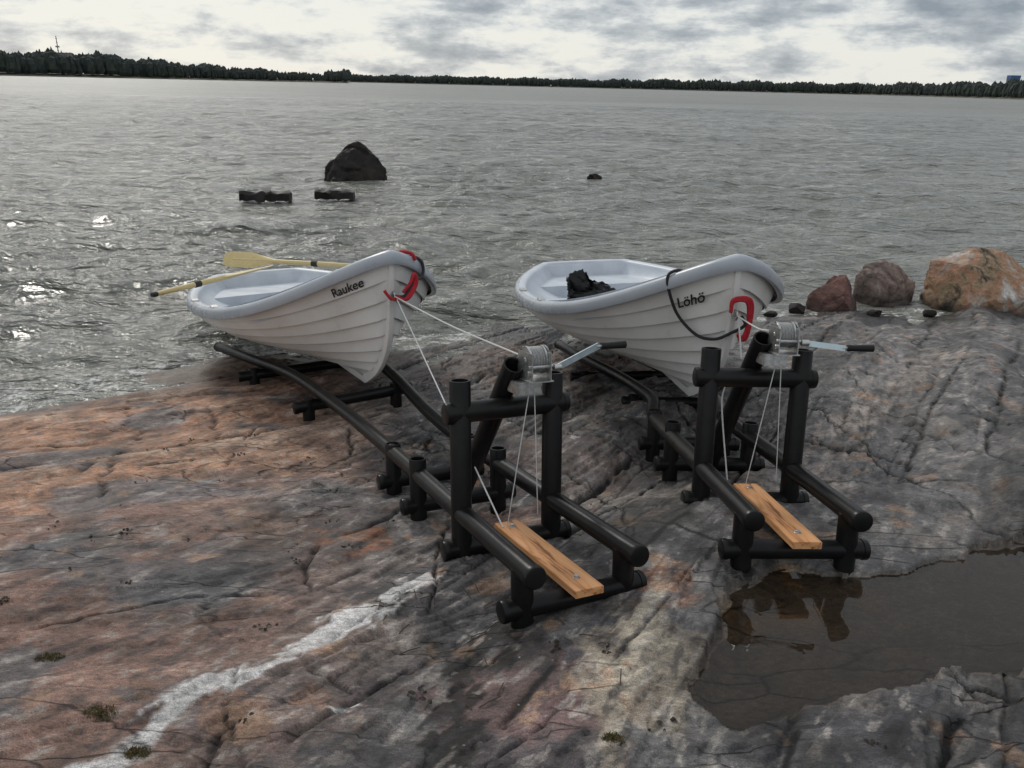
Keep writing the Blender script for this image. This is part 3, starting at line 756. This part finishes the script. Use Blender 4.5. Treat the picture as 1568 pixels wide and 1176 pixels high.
def seamat():
    m,nt,b,o=newmat("sea_water");l=nt.links
    b.inputs["IOR"].default_value=1.333
    tc=N(nt,"ShaderNodeTexCoord")
    def nz(s,sc3,rot_=0,d=4.):
        mp=N(nt,"ShaderNodeMapping");mp.inputs["Scale"].default_value=sc3;mp.inputs["Rotation"].default_value=(0,0,rot_);l.new(tc.outputs["Object"],mp.inputs[0])
        n=N(nt,"ShaderNodeTexNoise",i_Scale=s,i_Detail=d,i_Roughness=.6,i_Distortion=.3);l.new(mp.outputs[0],n.inputs[0]);return n.outputs[0]
    a=nz(8.,(.6,1.3,1),.25);b2=nz(1.9,(.6,1.25,1),.3);c=nz(.5,(.55,1.2,1),.2)
    b1_=N(nt,"ShaderNodeBump",i_Strength=1.,i_Distance=.08);l.new(a,b1_.inputs["Height"])
    b2_=N(nt,"ShaderNodeBump",i_Strength=1.,i_Distance=.28);l.new(b2,b2_.inputs["Height"]);l.new(b1_.outputs[0],b2_.inputs["Normal"])
    b3_=N(nt,"ShaderNodeBump",i_Strength=.9,i_Distance=.9);l.new(c,b3_.inputs["Height"]);l.new(b2_.outputs[0],b3_.inputs["Normal"])
    l.new(b3_.outputs[0],b.inputs["Normal"])
    fo=N(nt,"ShaderNodeAttribute",attribute_name="foam")
    fnz=nz(30.,(1,1,1),0,5.)
    fm=N(nt,"ShaderNodeMapRange");fm.inputs[1].default_value=.40;fm.inputs[2].default_value=.60;l.new(fnz,fm.inputs[0])
    fx=N(nt,"ShaderNodeMath",operation="MULTIPLY");l.new(fo.outputs["Fac"],fx.inputs[0]);l.new(fm.outputs[0],fx.inputs[1])
    ln=N(nt,"ShaderNodeVectorMath",operation="LENGTH");l.new(tc.outputs["Object"],ln.inputs[0])
    mr=N(nt,"ShaderNodeMapRange");mr.inputs[1].default_value=15;mr.inputs[2].default_value=160;mr.inputs[3].default_value=.10;mr.inputs[4].default_value=.36;l.new(ln.outputs["Value"],mr.inputs[0])
    ra=N(nt,"ShaderNodeMath",operation="ADD");l.new(mr.outputs[0],ra.inputs[0]);l.new(fx.outputs[0],ra.inputs[1]);l.new(ra.outputs[0],b.inputs["Roughness"])
    g=nz(.9,(.35,1.5,1),.15,6.);g2=nz(.035,(.5,1.6,1),.1,5.)
    ad=N(nt,"ShaderNodeMath",operation="ADD");l.new(g,ad.inputs[0]);l.new(g2,ad.inputs[1])
    r=N(nt,"ShaderNodeMapRange");r.inputs[1].default_value=.75;r.inputs[2].default_value=1.25;l.new(ad.outputs[0],r.inputs[0])
    mx=N(nt,"ShaderNodeMixRGB");mx.inputs[1].default_value=(.145,.148,.128,1);mx.inputs[2].default_value=(.260,.260,.230,1);l.new(r.outputs[0],mx.inputs[0])  # stretched noise paints light and dark wave streaks into the water colour
    m2=N(nt,"ShaderNodeMixRGB");l.new(fx.outputs[0],m2.inputs[0]);l.new(mx.outputs[0],m2.inputs[1]);m2.inputs[2].default_value=(.78,.78,.75,1)
    l.new(m2.outputs[0],b.inputs["Base Color"])
    return m
fastmesh("sea_water",WV,WF,seamat(),{"foam":(foam,'FLOAT')})
# ---------------------------------------------------------------- rocks in water
hullrock("dark_boulder",M_wetrock,(-4.03,20.0,0),[(-.80,0,-.2),(-.4,-.6,-.2),(.5,-.6,-.2),(.84,0,-.2),(.5,.6,-.2),(-.5,.6,-.2),(-.76,-.05,.22),(-.48,-.2,.50),(-.15,0,.80),(.12,0,.86),(.33,.05,.70),(.60,-.1,.48),(.80,0,.26),(.02,-.45,.38),(-.3,.4,.5),(.4,.4,.5)],amp=.05,fr=2.,cuts=4,seed=3)
lump("water_rock",M_wetrock,(2.06,21.5,.0),.2,.15,.1,13,sub=3,amp=.5)
def timber(c,L_,yaw):
    mb=MB();n_=14;vs=[];fs=[]
    rn=random.Random(int(c[0]*100))
    for i in range(n_):
        x=-L_/2+L_*i/(n_-1)
        for (yy,zz) in ((-.16,-.08),(-.17,.06),(-.12,.10),(.12,.10),(.17,.06),(.16,-.08)):
            vs.append((x+rn.uniform(-.02,.02),yy+rn.uniform(-.03,.03),zz+rn.uniform(-.025,.025)))
        if i:
            for k in range(6): fs.append(((i-1)*6+k,(i-1)*6+(k+1)%6,i*6+(k+1)%6,i*6+k))
    fs.append(tuple(range(6)));fs.append(tuple(range((n_-1)*6,n_*6)));mb.add(vs,fs)
    ob=mb.obj("floating_timber",M_wetwood);ob.location=c;ob.rotation_euler=(0,0,yaw);return ob
timber((-4.95,15.75,.08),.98,.08);timber((-3.70,16.3,.07),.78,.08)
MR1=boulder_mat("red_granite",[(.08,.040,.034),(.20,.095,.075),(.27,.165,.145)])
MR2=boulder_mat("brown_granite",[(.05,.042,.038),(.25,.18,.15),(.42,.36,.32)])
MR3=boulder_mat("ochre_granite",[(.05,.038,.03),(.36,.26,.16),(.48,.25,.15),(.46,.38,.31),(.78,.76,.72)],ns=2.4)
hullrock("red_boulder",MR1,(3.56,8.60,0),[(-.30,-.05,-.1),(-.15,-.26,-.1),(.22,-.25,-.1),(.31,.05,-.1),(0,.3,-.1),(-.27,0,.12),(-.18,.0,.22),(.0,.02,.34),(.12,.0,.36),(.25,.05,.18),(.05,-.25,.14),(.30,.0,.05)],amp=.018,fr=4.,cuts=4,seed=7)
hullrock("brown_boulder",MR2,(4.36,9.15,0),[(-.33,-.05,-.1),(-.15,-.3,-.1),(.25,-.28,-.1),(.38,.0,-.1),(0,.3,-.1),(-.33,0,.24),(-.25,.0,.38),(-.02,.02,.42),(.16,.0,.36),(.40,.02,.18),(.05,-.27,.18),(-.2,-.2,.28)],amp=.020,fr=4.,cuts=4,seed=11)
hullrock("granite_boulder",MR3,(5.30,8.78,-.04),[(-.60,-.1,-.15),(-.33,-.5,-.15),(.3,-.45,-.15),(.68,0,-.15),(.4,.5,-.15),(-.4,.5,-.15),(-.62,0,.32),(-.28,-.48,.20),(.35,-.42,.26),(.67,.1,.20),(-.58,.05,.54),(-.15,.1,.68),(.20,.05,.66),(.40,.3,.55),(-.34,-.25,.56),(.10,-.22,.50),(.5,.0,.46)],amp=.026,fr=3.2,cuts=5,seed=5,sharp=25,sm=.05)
for (x,y,sx_,sy_,sz_,sd_) in ((3.12,8.35,.12,.10,.08,41),(3.95,8.30,.10,.08,.05,42),(4.55,8.35,.09,.07,.05,43),(2.75,8.15,.08,.07,.04,44)):
    lump("small_stone",M_wetrock,(x,y,.02),sx_,sy_,sz_,sd_,sub=3,amp=.2,cut=8,sharp=20)
# ---------------------------------------------------------------- far forest shore
def forest():
    rn=random.Random(8)
    vs=[];fs=[];mi=[]
    def D(az):
        if az<-11.5: return 760+ max(az+31,-10)*6
        if az<22: return 1500
        return max(1500-(az-22)*55,800)
    def hgt(az):
        if az<-13: return np.interp(az,[-60,-33,-27,-22,-17,-13],[21,17,18,12.5,9,5.5])
        return np.interp(az,[-13,-5,5,10,15,22,30,45],[10.5,13,13,16,16,16,17,19])
    az=-60.
    while az<60:
        d0=D(az);h=hgt(az)
        for row in range(5):
            d=d0+row*7+rn.uniform(-4,4);a=math.radians(az+rn.uniform(-.1,.1))
            x=d*math.sin(a);y=d*math.cos(a)
            ht_=h*rn.uniform(.76,1.0)*(1+.10*math.sin(az*2.1)+.06*math.sin(az*7.3));w=ht_*rn.uniform(.14,.26);z0=.6+row*.7
            sp=rn.random()<.3;o=len(vs);n_=6
            prof=[(0,.12,.5),(1,.30,1.),(2,.6,.75 if sp else 1.05),(3,.85,.38 if sp else .75)]
            ph=rn.random()*6
            for q,zz,ww in prof:
                for k in range(n_):
                    t=ph+2*math.pi*k/n_;r=w*ww*rn.uniform(.65,1.25)
                    vs.append((x+r*math.cos(t),y+r*math.sin(t),z0+ht_*zz*rn.uniform(.94,1.06)))
            vs.append((x,y,z0+ht_*(1.02 if sp else .95)))
            for q in range(3):
                for k in range(n_): fs.append((o+q*n_+k,o+q*n_+(k+1)%n_,o+(q+1)*n_+(k+1)%n_,o+(q+1)*n_+k));mi.append(0 if rn.random()<.6 else 1)
            for k in range(n_): fs.append((o+3*n_+k,o+3*n_+(k+1)%n_,o+4*n_));mi.append(0)
        az+=.10*(760/d0)**.5*rn.uniform(.6,1.2)
    mkobj("distant_forest",vs,fs,[simple("conifer_foliage",(.028,.040,.034),(.018,.028,.026),rough=.9,scale=.05),simple("leaf_foliage",(.038,.048,.036),(.028,.036,.030),rough=.9,scale=.05)],None,False,mi)  # slight distance haze is tinted into these dark bluish foliage colours
    vs=[];fs=[]
    azs=np.arange(-62,62,.15)
    for i,a0 in enumerate(azs):
        d0=D(a0)-8+2*math.sin(a0*9);a=math.radians(a0)
        for dd,z in ((-2,-.3),(0,.5+.3*math.sin(a0*5)),(6,1.4),(60,3.0),(80,-1)):
            vs.append(((d0+dd)*math.sin(a),(d0+dd)*math.cos(a),z))
        if i:
            for k in range(4): fs.append(((i-1)*5+k,i*5+k,i*5+k+1,(i-1)*5+k+1))
    mkobj("distant_shore_land",vs,fs,simple("shore_land",(.17,.16,.13),(.07,.075,.05),rough=.9,scale=.08))
forest()
def pol(az,d,z=0): a=math.radians(az);return Vector((d*math.sin(a),d*math.cos(a),z))
p=pol(-28.6,790)
Em=bpy.data.objects.new("radio_mast",None);sc.collection.objects.link(Em);Em.location=p
mb=MB();tube(mb,[(0,0,0),(0,0,31)],[.7,.35],6)
for z in range(8,30,3): box(mb,(0,0,z),1.6,.3,.3)
box(mb,(0,0,23),2.2,2.2,1.2);mb.obj("mast_tower",simple("mast_steel",(.30,.31,.33),rough=.5),Em)
mb=MB();box(mb,(5,0,14.0),9,6,8);box(mb,(5,0,18.3),10,7,.5)
for k in range(3): box(mb,(2.2+2.8*k,-3.02,16),1.4,.1,1.3,1)
mb.obj("mast_building",[simple("pale_render",(.30,.29,.28),rough=.7),simple("dark_glass",(.03,.035,.04),rough=.2)],Em)
p=pol(30.3,1130)
Eb=bpy.data.objects.new("harbour_building",None);sc.collection.objects.link(Eb);Eb.location=p
mb=MB();box(mb,(0,0,12.5),11,8,25,0);box(mb,(0,0,23.5),11.3,8.3,4,1)
for k in range(4):
    for z in (4,8,12,16): box(mb,(-4.2+2.8*k,-4.03,z),1.2,.1,1.6,1)
mb.obj("tower_block",[simple("grey_wall",(.10,.11,.12),rough=.7),simple("blue_wall",(.05,.12,.28),rough=.6)],Eb)
# ---------------------------------------------------------------- sky
sun_el=math.radians(35);sun_az=math.radians(-30)
w=bpy.data.worlds.new("World");sc.world=w;w.use_nodes=True
nt=w.node_tree;nt.nodes.clear();l=nt.links
out=N(nt,"ShaderNodeOutputWorld");bg=N(nt,"ShaderNodeBackground");bg.inputs[1].default_value=.1;l.new(bg.outputs[0],out.inputs[0])
sky=N(nt,"ShaderNodeTexSky",sky_type="NISHITA",sun_disc=False,sun_elevation=sun_el,sun_rotation=sun_az)
tc=N(nt,"ShaderNodeTexCoord");sx=N(nt,"ShaderNodeSeparateXYZ");l.new(tc.outputs["Generated"],sx.inputs[0])
def mr(src,a,b_,c,d):
    n_=N(nt,"ShaderNodeMapRange");n_.inputs[1].default_value=a;n_.inputs[2].default_value=b_;n_.inputs[3].default_value=c;n_.inputs[4].default_value=d;l.new(src,n_.inputs[0]);return n_.outputs[0]
def mth(op,a,b_):
    n_=N(nt,"ShaderNodeMath",operation=op)
    for i,x in enumerate((a,b_)):
        if hasattr(x,"links"): l.new(x,n_.inputs[i])
        else: n_.inputs[i].default_value=x
    return n_.outputs[0]
def cn(scl,s3,loc,det=8.,ro_=.6,di=.15):
    mp=N(nt,"ShaderNodeMapping");mp.inputs["Scale"].default_value=s3;mp.inputs["Location"].default_value=loc;l.new(tc.outputs["Generated"],mp.inputs[0])
    n_=N(nt,"ShaderNodeTexNoise",i_Scale=scl,i_Detail=det,i_Roughness=ro_,i_Distortion=di);l.new(mp.outputs[0],n_.inputs[0]);return n_.outputs[0]
A1=cn(6.5,(1,1,4.4),(.3,.1,.0));A2=cn(18.,(1,1,2.4),(2.,1.,.5))
el=sx.outputs[2]
dens=mth("ADD",mth("MULTIPLY",A1,.58),mth("MULTIPLY",A2,.42))
bias=mth("ADD",mr(el,.02,.10,-.05,.012),mr(sx.outputs[0],-.4,.6,-.03,.045))
dens=mth("ADD",dens,bias)
cr=N(nt,"ShaderNodeValToRGB");e=cr.color_ramp.elements
e[0].position=.42;e[0].color=(.84,.84,.79,1);e[1].position=.64;e[1].color=(.26,.30,.35,1)
k=e.new(.46);k.color=(.73,.75,.74,1);k=e.new(.495);k.color=(.58,.61,.63,1);k=e.new(.55);k.color=(.41,.45,.49,1)
l.new(dens,cr.inputs[0])
up=N(nt,"ShaderNodeMixRGB");l.new(mr(el,.14,.40,0,1),up.inputs[0]);l.new(cr.outputs[0],up.inputs[1]);up.inputs[2].default_value=(.70,.73,.76,1)
sc10=N(nt,"ShaderNodeVectorMath",operation="SCALE");l.new(up.outputs[0],sc10.inputs[0]);sc10.inputs["Scale"].default_value=10
mx=N(nt,"ShaderNodeMixRGB");mx.inputs[0].default_value=.92;l.new(sky.outputs[0],mx.inputs[1]);l.new(sc10.outputs[0],mx.inputs[2])
l.new(mx.outputs[0],bg.inputs[0])
sl=bpy.data.lights.new("sun","SUN");sl.energy=1.2;sl.angle=math.radians(12);sl.color=(1,.95,.87)
so=bpy.data.objects.new("sun",sl);sc.collection.objects.link(so)
dv=Vector((math.sin(sun_az)*math.cos(sun_el),math.cos(sun_az)*math.cos(sun_el),math.sin(sun_el)))
so.rotation_euler=dv.to_track_quat('Z','Y').to_euler()
# ---------------------------------------------------------------- camera
cd=bpy.data.cameras.new("camera");cd.sensor_width=36;cd.lens=27.55;cd.clip_start=.05;cd.clip_end=9000
co=bpy.data.objects.new("camera",cd);sc.collection.objects.link(co)
co.matrix_world=Matrix([list(R[i])+[C[i]] for i in range(3)]+[[0,0,0,1]])
sc.camera=co
sc.view_settings.view_transform='Standard';sc.view_settings.look='None';sc.view_settings.exposure=0
